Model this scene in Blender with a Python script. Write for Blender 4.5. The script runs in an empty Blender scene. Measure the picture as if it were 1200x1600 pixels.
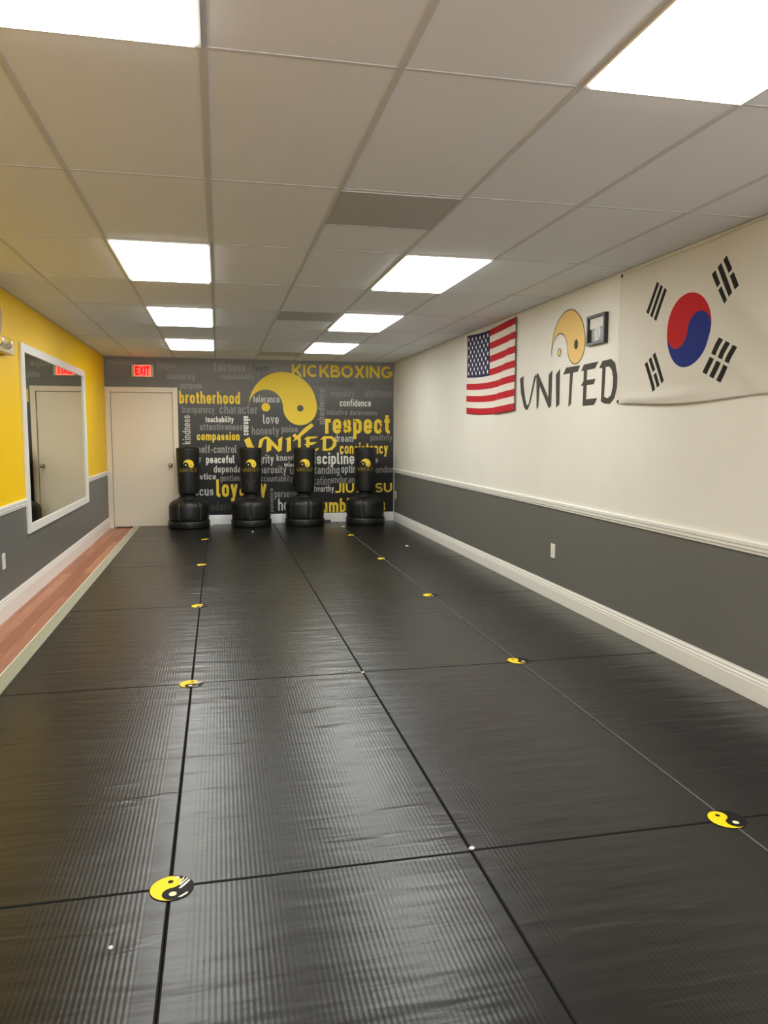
import bpy, bmesh, math, random
from mathutils import Vector, Matrix
random.seed(7)
PI = math.pi
SC = bpy.context.scene
COL = SC.collection

# ------------------------------------------------------------------ camera, world, exposure
CAM_H = 1.442
cam_d = bpy.data.cameras.new('camera')
cam_d.sensor_fit = 'VERTICAL'
cam_d.sensor_height = 24.0
cam_d.lens = 17.876
cam_d.clip_start = 0.05
cam = bpy.data.objects.new('camera', cam_d)
COL.objects.link(cam)
_r = Vector((0.97745414, -0.21113395, 0.00241876))
_u = Vector((0.01933773, 0.10092032, 0.99470656))
_f = Vector((0.21026043, 0.97223328, -0.10272783))
cam.matrix_world = Matrix(((_r.x, _u.x, -_f.x, 0), (_r.y, _u.y, -_f.y, 0), (_r.z, _u.z, -_f.z, CAM_H), (0, 0, 0, 1)))
SC.camera = cam

w = bpy.data.worlds.new('world')
SC.world = w
w.use_nodes = True
w.node_tree.nodes['Background'].inputs[0].default_value = (0.9, 0.88, 0.82, 1)
w.node_tree.nodes['Background'].inputs[1].default_value = 0.02

SC.view_settings.view_transform = 'Standard'
SC.view_settings.look = 'None'
SC.view_settings.gamma = 1.0
SC.view_settings.use_curve_mapping = False
SC.view_settings.exposure = 1.45
PANEL_STRENGTH = 5.2
PANEL_TINT = (0.96, 0.965, 0.92)

# fill light added behind the viewer to brighten the ceiling
ld = bpy.data.lights.new('rear_fill_light', 'AREA')
ld.shape = 'RECTANGLE'; ld.size = 4.0; ld.size_y = 2.0
ld.energy = 44.0; ld.color = (0.82, 0.93, 1.10)
lo_ = bpy.data.objects.new('rear_fill_light', ld)
COL.objects.link(lo_)
lo_.location = (0.58, -3.02, 1.25); lo_.rotation_euler = (math.radians(90), 0, 0)

# ------------------------------------------------------------------ room dimensions (metres)
XL, XR, YB, YF, ZC = -1.675, 2.835, 12.323, -2.9, 2.590
ZF = -0.030                      # hard floor; mat tops are z = 0
GX, GY, TW, TL = -0.023, 2.4735, 0.61, 1.22    # ceiling grid origin and tile size
RAIL_LO, RAIL_HI = 0.795, 0.862
BASE_H = 0.145

# ------------------------------------------------------------------ material helpers
def srgb(r, g, b):
    def c(v):
        v /= 255.0
        return v / 12.92 if v <= 0.04045 else ((v + 0.055) / 1.055) ** 2.4
    return (c(r), c(g), c(b), 1.0)

def mat(name, col, rough=0.6, spec=0.5, metal=0.0, emis=None, estr=0.0):
    m = bpy.data.materials.new(name)
    m.use_nodes = True
    b = m.node_tree.nodes['Principled BSDF']
    b.inputs['Base Color'].default_value = col if len(col) == 4 else (*col, 1)
    b.inputs['Roughness'].default_value = rough
    b.inputs['Specular IOR Level'].default_value = spec
    b.inputs['Metallic'].default_value = metal
    if emis:
        b.inputs['Emission Color'].default_value = (*emis[:3], 1)
        b.inputs['Emission Strength'].default_value = estr
    return m

class E:
    """A scalar socket of a node tree with arithmetic."""
    def __init__(s, nt, sock):
        s.nt, s.s = nt, sock
    def op(s, o, other=None, third=None):
        n = s.nt.nodes.new('ShaderNodeMath')
        n.operation = o
        for i, v in enumerate((s, other, third)):
            if v is None:
                continue
            if isinstance(v, E):
                s.nt.links.new(v.s, n.inputs[i])
            else:
                n.inputs[i].default_value = v
        return E(s.nt, n.outputs[0])
    def __add__(s, o): return s.op('ADD', o)
    def __sub__(s, o): return s.op('SUBTRACT', o)
    def __mul__(s, o): return s.op('MULTIPLY', o)
    def __truediv__(s, o): return s.op('DIVIDE', o)
    def lt(s, o): return s.op('LESS_THAN', o)
    def gt(s, o): return s.op('GREATER_THAN', o)
    def mn(s, o): return s.op('MINIMUM', o)
    def mx(s, o): return s.op('MAXIMUM', o)
    def sq(s): return s.op('MULTIPLY', s)
    def ab(s): return s.op('ABSOLUTE')
    def inv(s):
        n = s.nt.nodes.new('ShaderNodeMath'); n.operation = 'SUBTRACT'
        n.inputs[0].default_value = 1.0
        s.nt.links.new(s.s, n.inputs[1])
        return E(s.nt, n.outputs[0])
    def between(s, a, b): return s.gt(a) * s.lt(b)

def coords(nt, kind='Object'):
    tc = nt.nodes.new('ShaderNodeTexCoord')
    sp = nt.nodes.new('ShaderNodeSeparateXYZ')
    nt.links.new(tc.outputs[kind], sp.inputs[0])
    return tc, E(nt, sp.outputs[0]), E(nt, sp.outputs[1]), E(nt, sp.outputs[2])

def mixc(nt, fac, a, b):
    n = nt.nodes.new('ShaderNodeMix'); n.data_type = 'RGBA'
    if isinstance(fac, E): nt.links.new(fac.s, n.inputs[0])
    else: n.inputs[0].default_value = fac
    for i, v in ((6, a), (7, b)):
        if isinstance(v, tuple): n.inputs[i].default_value = v
        else: nt.links.new(v, n.inputs[i])
    return n.outputs[2]

def noise(nt, vec, scale, detail=3.0, rough=0.5):
    n = nt.nodes.new('ShaderNodeTexNoise')
    n.inputs['Scale'].default_value = scale
    n.inputs['Detail'].default_value = detail
    n.inputs['Roughness'].default_value = rough
    if vec is not None: nt.links.new(vec, n.inputs['Vector'])
    return n

def mapping(nt, vec, scale=(1, 1, 1), rot=(0, 0, 0)):
    n = nt.nodes.new('ShaderNodeMapping')
    n.inputs['Scale'].default_value = scale
    n.inputs['Rotation'].default_value = rot
    nt.links.new(vec, n.inputs['Vector'])
    return n.outputs[0]

def bump(nt, height, strength, dist=0.01):
    n = nt.nodes.new('ShaderNodeBump')
    n.inputs['Strength'].default_value = strength
    n.inputs['Distance'].default_value = dist
    nt.links.new(height.s if isinstance(height, E) else height, n.inputs['Height'])
    nt.links.new(n.outputs[0], nt.nodes['Principled BSDF'].inputs['Normal'])
    return n

def paint(name, col, rough=0.55, spec=0.3, vary=0.06, bs=0.12, scale=2.0):
    """Rolled wall paint: slight tone variation and a fine orange-peel bump."""
    m = mat(name, col, rough, spec)
    nt = m.node_tree
    tc = nt.nodes.new('ShaderNodeTexCoord')
    n = noise(nt, tc.outputs['Object'], scale, 4)
    hi = tuple(min(1, c * (1 + vary)) for c in col[:3]) + (1,)
    lo = tuple(c * (1 - vary) for c in col[:3]) + (1,)
    nt.links.new(mixc(nt, E(nt, n.outputs[0]), lo, hi), nt.nodes['Principled BSDF'].inputs['Base Color'])
    n2 = noise(nt, tc.outputs['Object'], 160, 2)
    bump(nt, n2.outputs[0], bs, 0.002)
    return m

M = {}
M['wall_white'] = paint('wall_white', (0.79, 0.77, 0.71), 0.5, 0.35)
M['wall_grey'] = paint('wall_grey', srgb(106, 106, 102), 0.45, 0.4)
M['wall_yellow'] = paint('wall_yellow', srgb(252, 205, 0), 0.5, 0.25, 0.03)
M['back_wall'] = paint('back_wall', (0.6, 0.58, 0.54), 0.5, 0.3)
M['trim_white'] = mat('trim_white', (0.82, 0.81, 0.77), 0.35, 0.5)
M['door_white'] = paint('door_white', (0.78, 0.69, 0.55), 0.4, 0.4, 0.02, 0.05)
M['grid_bar'] = mat('grid_bar', (0.60, 0.60, 0.59), 0.6, 0.2)
M['plastic_white'] = mat('plastic_white', (0.80, 0.78, 0.72), 0.35, 0.5)
M['plastic_beige'] = mat('plastic_beige', srgb(205, 196, 165), 0.45, 0.4)
M['black_plastic'] = mat('black_plastic', (0.008, 0.008, 0.0075), 0.40, 0.45)
M['dark_slot'] = mat('dark_slot', (0.02, 0.02, 0.02), 0.6)
M['chrome'] = mat('chrome', (0.85, 0.85, 0.83), 0.12, 0.5, 1.0)
M['nickel'] = mat('nickel', (0.42, 0.38, 0.32), 0.3, 0.5, 1.0)
M['mirror_glass'] = mat('mirror_glass', (0.72, 0.75, 0.62), 0.01, 0.5, 1.0)
M['yellow_print'] = mat('yellow_print', srgb(242, 208, 60), 0.48, 0.3)
M['black_print'] = mat('black_print', (0.012, 0.011, 0.010), 0.4, 0.4)
M['sticker_yellow'] = mat('sticker_yellow', srgb(255, 214, 10), 0.5, 0.3)
M['sticker_black'] = mat('sticker_black', (0.010, 0.0095, 0.010), 0.55, 0.15)
M['cream_print'] = mat('cream_print', srgb(240, 232, 190), 0.5, 0.3)
M['paper_white'] = mat('paper_white', (0.75, 0.74, 0.70), 0.7)
M['white_print'] = mat('white_print', srgb(236, 233, 224), 0.40, 0.6)
M['light_print'] = mat('light_print', srgb(196, 193, 184), 0.40, 0.6)
M['pale_print'] = mat('pale_print', srgb(160, 157, 149), 0.40, 0.6)
M['grey_print'] = mat('grey_print', srgb(136, 132, 124), 0.40, 0.6)
M['dull_print'] = mat('dull_print', srgb(140, 136, 128), 0.40, 0.6)
M['dim_print'] = mat('dim_print', srgb(150, 146, 137), 0.40, 0.6)
M['shade_print'] = mat('shade_print', srgb(84, 81, 75), 0.40, 0.6)
M['low_print'] = mat('low_print', srgb(62, 59, 54), 0.5, 0.3)
M['wordmark_grey'] = mat('wordmark_grey', srgb(72, 69, 63), 0.6, 0.2)
M['olive_print'] = mat('olive_print', srgb(122, 108, 34), 0.5, 0.3)

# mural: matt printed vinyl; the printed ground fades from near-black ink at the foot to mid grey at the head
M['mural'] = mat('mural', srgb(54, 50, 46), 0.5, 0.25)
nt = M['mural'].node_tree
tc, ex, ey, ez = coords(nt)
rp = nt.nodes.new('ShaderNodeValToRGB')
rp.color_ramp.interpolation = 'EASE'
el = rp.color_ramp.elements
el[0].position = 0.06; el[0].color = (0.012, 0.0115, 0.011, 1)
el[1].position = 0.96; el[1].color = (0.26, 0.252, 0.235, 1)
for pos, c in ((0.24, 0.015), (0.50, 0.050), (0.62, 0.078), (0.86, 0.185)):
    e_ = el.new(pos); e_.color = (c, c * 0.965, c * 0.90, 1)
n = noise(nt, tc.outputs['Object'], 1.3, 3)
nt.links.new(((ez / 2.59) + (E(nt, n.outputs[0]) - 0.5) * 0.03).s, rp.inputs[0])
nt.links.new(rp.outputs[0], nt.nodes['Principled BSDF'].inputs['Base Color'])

# ceiling tile: fine fissured board
M['tile'] = mat('tile', (0.82, 0.82, 0.80), 0.85, 0.15)
nt = M['tile'].node_tree
tc = nt.nodes.new('ShaderNodeTexCoord')
n = noise(nt, tc.outputs['Object'], 0.9, 3)
nt.links.new(mixc(nt, E(nt, n.outputs[0]), (0.78, 0.81, 0.835, 1), (0.82, 0.85, 0.875, 1)), nt.nodes['Principled BSDF'].inputs['Base Color'])
n2 = noise(nt, mapping(nt, tc.outputs['Object'], (1, 0.5, 1)), 55, 5, 0.7)
bump(nt, n2.outputs[0], 0.25, 0.004)

# return-air grille: fine egg-crate
M['vent'] = mat('vent', srgb(112, 110, 103), 0.6, 0.3)
nt = M['vent'].node_tree
_, ex, ey, ez = coords(nt)
cells = ((ex * 80.0).op('FRACT') - 0.5).ab().mx(((ey * 80.0).op('FRACT') - 0.5).ab()).gt(0.36)
nt.links.new(mixc(nt, cells, srgb(156, 157, 154), srgb(206, 207, 203)), nt.nodes['Principled BSDF'].inputs['Base Color'])

# diffuser of the ceiling lights
M['diffuser'] = mat('diffuser', (0.9, 0.9, 0.88), 0.4, 0.3, 0, PANEL_TINT, PANEL_STRENGTH)

# wood plank floor, planks along y
M['wood'] = mat('wood', srgb(160, 100, 70), 0.4, 0.4)
nt = M['wood'].node_tree
tc = nt.nodes.new('ShaderNodeTexCoord')
br = nt.nodes.new('ShaderNodeTexBrick')
br.inputs['Scale'].default_value = 1.0
br.inputs['Brick Width'].default_value = 1.2
br.inputs['Row Height'].default_value = 0.095
br.inputs['Mortar Size'].default_value = 0.0012
br.inputs['Color1'].default_value = srgb(204, 142, 110)
br.inputs['Color2'].default_value = srgb(166, 104, 76)
br.inputs['Mortar'].default_value = srgb(70, 40, 28)
nt.links.new(mapping(nt, tc.outputs['Object'], (1, 1, 1), (0, 0, PI / 2)), br.inputs['Vector'])
n = noise(nt, mapping(nt, tc.outputs['Object'], (22, 1.3, 1)), 2.2, 6, 0.65)
g = mixc(nt, (E(nt, n.outputs[0]) - 0.38) * 2.6, br.outputs[0], srgb(134, 80, 56))
nt.links.new(mixc(nt, 0.55, br.outputs[0], g), nt.nodes['Principled BSDF'].inputs['Base Color'])

# transition strip along the mats
M['strip'] = paint('strip', srgb(168, 168, 146), 0.45, 0.4, 0.08, 0.1, 6.0)
M['strip_edge'] = mat('strip_edge', srgb(228, 224, 205), 0.35, 0.5)

# tatami floor mat: black vinyl, fine ribs along y that stop short of the welded edges, cross wrinkles
M['mat'] = mat('mat', (0.024, 0.023, 0.020), 0.42, 0.55)
nt = M['mat'].node_tree
tc, ex, ey, ez = coords(nt)
oi = nt.nodes.new('ShaderNodeObjectInfo')
loc = nt.nodes.new('ShaderNodeVectorMath'); loc.operation = 'ADD'
nt.links.new(tc.outputs['Object'], loc.inputs[0]); nt.links.new(oi.outputs['Location'], loc.inputs[1])
P = loc.outputs[0]
rib = ((ex * (2 * PI / 0.016)).op('SINE') + 1.0) * 0.5
dash = noise(nt, mapping(nt, P, (40, 9, 1)), 1.0, 2)
ribs = rib * (E(nt, dash.outputs[0]) * 0.7 + 0.4)
edge = ex.ab().op('SUBTRACT', 0.455)
inner = (edge * -60.0).mn(1.0).mx(0.0)
wr = noise(nt, mapping(nt, P, (2.4, 17, 1), (0, 0, 0.05)), 1.0, 2, 0.5)
wr2 = noise(nt, mapping(nt, P, (1.3, 2.2, 1)), 1.0, 2)
soft = noise(nt, mapping(nt, P, (1.6, 8, 1)), 1.3, 2)
patch = ((E(nt, wr2.outputs[0]) - 0.47) * 6.0).mx(0.0).mn(1.0)
wrk = ((E(nt, wr.outputs[0]) - 0.50) * 3.2).mx(0.0).op('POWER', 2.0) * patch
fine = noise(nt, mapping(nt, P, (5, 60, 1)), 1.0, 1)
h = ribs * inner * 0.00055 + wrk * 0.011 + E(nt, soft.outputs[0]) * 0.0105 + E(nt, fine.outputs[0]) * 0.0009
b_ = nt.nodes.new('ShaderNodeBump')
b_.inputs['Strength'].default_value = 0.55
b_.inputs['Distance'].default_value = 1.0
nt.links.new(h.s, b_.inputs['Height'])
nt.links.new(b_.outputs[0], nt.nodes['Principled BSDF'].inputs['Normal'])
n = noise(nt, P, 1.1, 4)
nt.links.new(mixc(nt, E(nt, n.outputs[0]), (0.005, 0.0051, 0.0048, 1), (0.009, 0.009, 0.0085, 1)), nt.nodes['Principled BSDF'].inputs['Base Color'])
nt.links.new((E(nt, n.outputs[0]) * 0.12 + 0.25).s, nt.nodes['Principled BSDF'].inputs['Roughness'])
M['mat_side'] = mat('mat_side', (0.010, 0.010, 0.009), 0.75, 0.15)
M['piping'] = mat('piping', srgb(98, 97, 92), 0.5, 0.4)

# ------------------------------------------------------------------ mesh helpers
def bm_new(): return bmesh.new()

def add_box(bm, lo, hi, bev=0.0, mi=0):
    t = bmesh.new()
    bmesh.ops.create_cube(t, size=1.0)
    for v in t.verts:
        v.co = Vector(((lo[i] + hi[i]) / 2 + v.co[i] * (hi[i] - lo[i]) for i in range(3)))
    if bev:
        bmesh.ops.bevel(t, geom=list(t.edges), offset=bev, segments=2, affect='EDGES', profile=0.5)
    for f in t.faces: f.material_index = mi
    _merge(bm, t)

def _merge(bm, t, mtx=None):
    vm = {}
    for v in t.verts: vm[v] = bm.verts.new(mtx @ v.co if mtx else v.co)
    for f in t.faces:
        try:
            nf = bm.faces.new([vm[v] for v in f.verts])
            nf.material_index = f.material_index
            nf.smooth = f.smooth
        except ValueError: pass
    t.free()

def add_lathe(bm, prof, c=(0, 0, 0), axis='Z', seg=48, radial=None, cap=True, mi=0):
    """prof: list of (radius, height) turned about an axis through c; radial(angle, height, r) may reshape it."""
    rings = []
    for r, hgt in prof:
        ring = []
        for k in range(seg):
            a = 2 * PI * k / seg
            rr = radial(a, hgt, r) if radial else r
            p = (rr * math.cos(a), rr * math.sin(a), hgt)
            if axis == 'X': p = (hgt, p[0], p[1])
            elif axis == 'Y': p = (p[0], hgt, p[1])
            ring.append(bm.verts.new((c[0] + p[0], c[1] + p[1], c[2] + p[2])))
        rings.append(ring)
    for a, b in zip(rings, rings[1:]):
        for k in range(seg):
            f = bm.faces.new((a[k], a[(k + 1) % seg], b[(k + 1) % seg], b[k]))
            f.smooth = True; f.material_index = mi
    if cap:
        for ring in (rings[0], rings[-1]):
            f = bm.faces.new(ring); f.material_index = mi

def add_profile(bm, prof, y0, y1, mi=0):
    """Extrude a closed (x, z) profile along y."""
    a = [bm.verts.new((x, y0, z)) for x, z in prof]
    b = [bm.verts.new((x, y1, z)) for x, z in prof]
    k = len(prof)
    for i in range(k):
        f = bm.faces.new((a[i], a[(i + 1) % k], b[(i + 1) % k], b[i])); f.material_index = mi
    bm.faces.new(a); bm.faces.new(b)

def obj(name, bm, m, parent=None, loc=(0, 0, 0), smooth=False):
    bmesh.ops.recalc_face_normals(bm, faces=bm.faces)
    me = bpy.data.meshes.new(name)
    bm.to_mesh(me); bm.free()
    for x in (m if isinstance(m, (list, tuple)) else [m]): me.materials.append(x)
    if smooth:
        for p in me.polygons: p.use_smooth = True
    o = bpy.data.objects.new(name, me)
    COL.objects.link(o)
    o.location = loc
    if parent: o.parent = parent
    return o

def tag(o, label, cat, group=None):
    o['label'] = label; o['category'] = cat
    if group: o['group'] = group
    return o

def thing(name, label, cat, loc=(0, 0, 0), rz=0.0, group=None):
    o = bpy.data.objects.new(name, None)
    o.empty_display_size = 0.1
    COL.objects.link(o)
    o.location = loc; o.rotation_euler = (0, 0, rz)
    return tag(o, label, cat, group)

def struct(name, bm, m, parent=None):
    o = obj(name, bm, m, parent)
    if parent is None: o['kind'] = 'structure'
    return o

def dup(root, loc, label, rz=None):
    r = root.copy(); COL.objects.link(r); r.location = loc
    if rz is not None: r.rotation_euler = (0, 0, rz)
    r['label'] = label
    for ch in list(root.children):
        c = ch.copy(); COL.objects.link(c); c.parent = r
        for g in list(ch.children):
            d = g.copy(); COL.objects.link(d); d.parent = c
    return r

# flat printed shapes: outlines (with holes) filled, subdivided and mapped onto a surface
def fill_poly(bm, outer, holes=(), fn=None, sub=0, mi=0):
    t = bmesh.new()
    es = []
    for loop in [outer] + list(holes):
        vs = [t.verts.new((x, y, 0)) for x, y in loop]
        es += [t.edges.new((vs[i], vs[(i + 1) % len(vs)])) for i in range(len(vs))]
    bmesh.ops.triangle_fill(t, use_beauty=True, use_dissolve=False, edges=es)
    for _ in range(sub):
        bmesh.ops.subdivide_edges(t, edges=list(t.edges), cuts=1, use_grid_fill=True)
    vm = {}
    for v in t.verts: vm[v] = bm.verts.new(fn(v.co.x, v.co.y) if fn else v.co)
    for f in t.faces:
        nf = bm.faces.new([vm[v] for v in f.verts]); nf.material_index = mi
    t.free()

def arc(cx, cy, r, a0, a1, n=24):
    return [(cx + r * math.cos(math.radians(a0 + (a1 - a0) * i / n)), cy + r * math.sin(math.radians(a0 + (a1 - a0) * i / n))) for i in range(n + 1)]

def circle(cx, cy, r, n=28):
    return arc(cx, cy, r, 0, 360 - 360 / n, n - 1)

def teardrop(R):
    """Half of a yin-yang disc of radius R: head towards +x, tail at -x, bulk towards +y."""
    p = arc(0, 0, R, 180, 0, 48) + arc(R / 2, 0, R / 2, 0, -180, 28)[1:] + arc(-R / 2, 0, R / 2, 0, 180, 28)[1:-1]
    return p

# ------------------------------------------------------------------ a monoline condensed signage alphabet (x-height 1)
ASC, DESC = 1.40, -0.36
PRINT_LIFT = (0, -1, 0)

def rc(cx, cy, r, a0, a1, n=5):
    return arc(cx, cy, r, a0, a1, n)

def glyph(ch, w):
    """-> (advance width, list of (closed, points)) with pen width w."""
    h = w / 2
    W = 0.62 + 0.45 * (w - 0.2)
    L, R, B, T = h, W - h, h, 1 - h
    r = min(0.24, (R - L) / 2)
    def bowl(l=L, rr=R, b=B, t=T, q=r):
        return (True, rc(rr - q, t - q, q, 0, 90) + rc(l + q, t - q, q, 90, 180) + rc(l + q, b + q, q, 180, 270) + rc(rr - q, b + q, q, 270, 360))
    def arch(x0=L, x1=R):
        q = min(r, (x1 - x0) / 2)
        return (False, [(x0, 0.55)] + rc(x0 + q, T - q, q, 180, 90) + rc(x1 - q, T - q, q, 90, 0) + [(x1, 0)])
    if ch == 'o': return W, [bowl()]
    if ch == 'n': return W, [(False, [(L, 0), (L, 1)]), arch()]
    if ch == 'h': return W, [(False, [(L, 0), (L, ASC)]), arch()]
    if ch == 'm':
        W2 = W * 1.62; c = W2 / 2
        return W2, [(False, [(L, 0), (L, 1)]), arch(L, c), arch(c, W2 - h)]
    if ch == 'u': return W, [(False, [(R, 0), (R, 1)]), (False, [(L, 1)] + rc(L + r, B + r, r, 180, 270) + rc(R - r, B + r, r, 270, 360) + [(R, 0.5)])]
    if ch == 'b': return W, [(False, [(L, 0), (L, ASC)]), bowl()]
    if ch == 'd': return W, [(False, [(R, 0), (R, ASC)]), bowl()]
    if ch == 'p': return W, [(False, [(L, DESC), (L, 1)]), bowl()]
    if ch == 'q': return W, [(False, [(R, DESC), (R, 1)]), bowl()]
    if ch == 'g':
        b2 = DESC + h
        return W, [bowl(), (False, [(R, 1), (R, b2 + r)] + rc(R - r, b2 + r, r, 0, -90) + [(L + 0.02, b2)])]
    if ch == 'a':
        m = 0.56; q = min(0.18, (m - B) / 2)
        return W, [(False, [(L + 0.03, T)] + rc(R - r, T - r, r, 90, 0) + [(R, 0)]),
                   (False, [(R, m)] + rc(L + q, m - q, q, 90, 180) + rc(L + q, B + q, q, 180, 270) + [(R - 0.06, B), (R, B + 0.08)])]
    if ch == 'e':
        return W, [(False, [(R, 0.29)] + rc(R - r, B + r, r, -20, -90) + rc(L + r, B + r, r, 270, 180) + rc(L + r, T - r, r, 180, 90) + rc(R - r, T - r, r, 90, 0) + [(R, 0.47), (L, 0.47)])]
    if ch == 'c':
        return W, [(False, [(R, 0.68)] + rc(R - r, T - r, r, 0, 90) + rc(L + r, T - r, r, 90, 180) + rc(L + r, B + r, r, 180, 270) + rc(R - r, B + r, r, 270, 360) + [(R, 0.32)])]
    if ch == 's':
        W = W * 0.94; R = W - h
        q = min(0.2, (T - 0.5) / 2); c = 0.5
        return W, [(False, [(R, 0.72)] + rc(R - q, T - q, q, 0, 90) + rc(L + q, T - q, q, 90, 180) + rc(L + q, c + q, q, 180, 270) + rc(R - q, c - q, q, 90, 0) + rc(R - q, B + q, q, 0, -90) + rc(L + q, B + q, q, 270, 180) + [(L, 0.28)])]
    if ch == 'r': return 0.42, [(False, [(L, 0), (L, 1)]), (False, [(L, 0.55)] + rc(L + 0.2, T - 0.2, 0.2, 180, 90) + [(0.43, T)])]
    if ch == 't': return 0.42, [(False, [(0.14 + h - 0.06, 1.27), (0.14 + h - 0.06, B + 0.16)] + rc(0.24 + h, B + 0.16, 0.16, 180, 270) + [(0.43, B)]), (False, [(0, T), (0.42, T)])]
    if ch == 'l': return w + 0.12, [(False, [(L, ASC), (L, B + 0.12)] + rc(L + 0.12, B + 0.12, 0.12, 180, 270) + [(w + 0.12, B)])]
    if ch == 'i': return w, [(False, [(L, 0), (L, 1)]), (False, [(L, 1.16), (L, ASC)])]
    if ch == 'j': return w + 0.06, [(False, [(L + 0.06, 1), (L + 0.06, DESC + h + 0.1)] + rc(L - 0.06, DESC + h + 0.1, 0.12, 0, -90)), (False, [(L + 0.06, 1.16), (L + 0.06, ASC)])]
    if ch == 'f': return 0.42, [(False, [(0.09 + h, 0), (0.09 + h, ASC - h - 0.16)] + rc(0.25 + h, ASC - h - 0.16, 0.16, 180, 90) + [(0.43, ASC - h)]), (False, [(0, T), (0.42, T)])]
    if ch == 'v': return W, [(False, [(h * 0.9, 1), (W / 2, h * 0.5), (W - h * 0.9, 1)])]
    if ch == 'y': return W, [(False, [(h * 0.9, 1), (W / 2 + 0.01, 0.02)]), (False, [(W - h * 0.9, 1), (W * 0.36, DESC + h), (0.03, DESC + h)])]
    if ch == 'w':
        W2 = W * 1.5
        return W2, [(False, [(h * 0.9, 1), (W2 * 0.27, h * 0.5), (W2 / 2, 0.96), (W2 * 0.73, h * 0.5), (W2 - h * 0.9, 1)])]
    if ch == 'k': return W, [(False, [(L, 0), (L, ASC)]), (False, [(W - h * 0.9, 1), (L + 0.06, 0.42)]), (False, [(L + 0.14, 0.56), (W - h * 0.8, 0)])]
    if ch == '-': return 0.46, [(False, [(0.03, 0.52), (0.43, 0.52)])]
    # wide capitals, cap height 1
    if ch == 'K': return 0.82, [(False, [(h, 0), (h, 1)]), (False, [(0.76, 1), (h + 0.05, 0.38)]), (False, [(0.34, 0.58), (0.78, 0)])]
    if ch == 'I': return w, [(False, [(h, 0), (h, 1)])]
    if ch == 'C': return 0.92, [(False, arc(0.5, 0.5, 0.5 - h, 48, 312, 22))]
    if ch == 'O': return 1.04, [(True, arc(0.52, 0.5, 0.5 - h, 0, 350, 34))]
    if ch == 'G': return 0.98, [(False, arc(0.5, 0.5, 0.5 - h, 48, 345, 24) + [(0.98 - h * 0.9, 0.46), (0.56, 0.46)])]
    if ch == 'B':
        return 0.78, [(False, [(h, 0), (h, 1)]), (False, [(h, T), (0.48, T)] + rc(0.48, 0.76, T - 0.76, 90, -90, 8) + [(h, 0.52)]), (False, [(h, 0.52), (0.52, 0.52)] + rc(0.52, (0.52 + h) / 2, (0.52 - h) / 2, 90, -90, 8) + [(h, h)])]
    if ch == 'X': return 0.86, [(False, [(0.1, 0), (0.76, 1)]), (False, [(0.76, 0), (0.1, 1)])]
    if ch == 'N': return 0.88, [(False, [(h, 0), (h, 1)]), (False, [(h, 1 - h * 0.6), (0.88 - h, h * 0.6)]), (False, [(0.88 - h, 0), (0.88 - h, 1)])]
    if ch == 'J': return 0.62, [(False, [(0.62 - h, 1), (0.62 - h, 0.32)] + rc(0.62 - h - 0.22, h + 0.22, 0.22, 0, -90, 6) + [(0.14, h), (0.05, h + 0.1)])]
    if ch == 'U': return 0.84, [(False, [(h, 1), (h, 0.42)] + arc(0.42, 0.42, 0.42 - h, 180, 360, 12) + [(0.84 - h, 1)])]
    if ch == 'T': return 0.74, [(False, [(0, T), (0.74, T)]), (False, [(0.37, 0), (0.37, 1)])]
    if ch == 'S':
        q = 0.25 - h / 2
        return 0.72, [(False, [(0.66, 0.84)] + [(0.5, T)] + rc(h + q, T - q, q, 90, 270, 8) + rc(0.72 - h - q, B + q, q, 90, -90, 8) + [(0.2, B), (0.06, 0.15)])]
    if ch == 'E': return 0.66, [(False, [(h, 0), (h, 1)]), (False, [(h, T), (0.66, T)]), (False, [(h, 0.5), (0.6, 0.5)]), (False, [(h, B), (0.66, B)])]
    raise KeyError(ch)

def stroke_quads(pts, closed, w):
    n = len(pts); out = []
    keep = [pts[0]]
    for p in pts[1:]:
        if math.hypot(p[0] - keep[-1][0], p[1] - keep[-1][1]) > 1e-4: keep.append(p)
    if closed and math.hypot(keep[0][0] - keep[-1][0], keep[0][1] - keep[-1][1]) < 1e-4: keep.pop()
    pts = keep; n = len(pts)
    def nrm(a, b):
        d = (b[0] - a[0], b[1] - a[1]); l = math.hypot(*d)
        return (-d[1] / l, d[0] / l)
    L, R = [], []
    for i in range(n):
        pa = pts[i - 1] if (i > 0 or closed) else None
        pb = pts[(i + 1) % n] if (i < n - 1 or closed) else None
        if pa is None: nx, ny = nrm(pts[i], pb); k = 1
        elif pb is None: nx, ny = nrm(pa, pts[i]); k = 1
        else:
            a, b = nrm(pa, pts[i]), nrm(pts[i], pb)
            nx, ny = a[0] + b[0], a[1] + b[1]; l = math.hypot(nx, ny) or 1
            nx, ny = nx / l, ny / l
            k = min(1.7, 1 / max(0.3, nx * a[0] + ny * a[1]))
        L.append((pts[i][0] + nx * w / 2 * k, pts[i][1] + ny * w / 2 * k))
        R.append((pts[i][0] - nx * w / 2 * k, pts[i][1] - ny * w / 2 * k))
    m = n if closed else n - 1
    for i in range(m):
        j = (i + 1) % n
        out.append((L[i], R[i], R[j], L[j]))
    return out

def word_quads(word, w, gap=0.15):
    x = 0; qs = []
    for ch in word:
        adv, st = glyph(ch, w)
        for closed, pts in st:
            for q in stroke_quads(pts, closed, w):
                qs.append([(px + x, py) for px, py in q])
        x += adv + gap
    width = x - gap
    ys = [p[1] for q in qs for p in q]
    return qs, width, min(ys), max(ys)

def add_quads(bm, qs, fn, mi=0):
    for i, q in enumerate(qs):
        lift = Vector(PRINT_LIFT) * (i % 8) * 1e-5      # strokes overlap: keep them apart
        vs = [bm.verts.new(Vector(fn(*p)) + lift) for p in q]
        f = bm.faces.new(vs); f.material_index = mi

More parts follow.
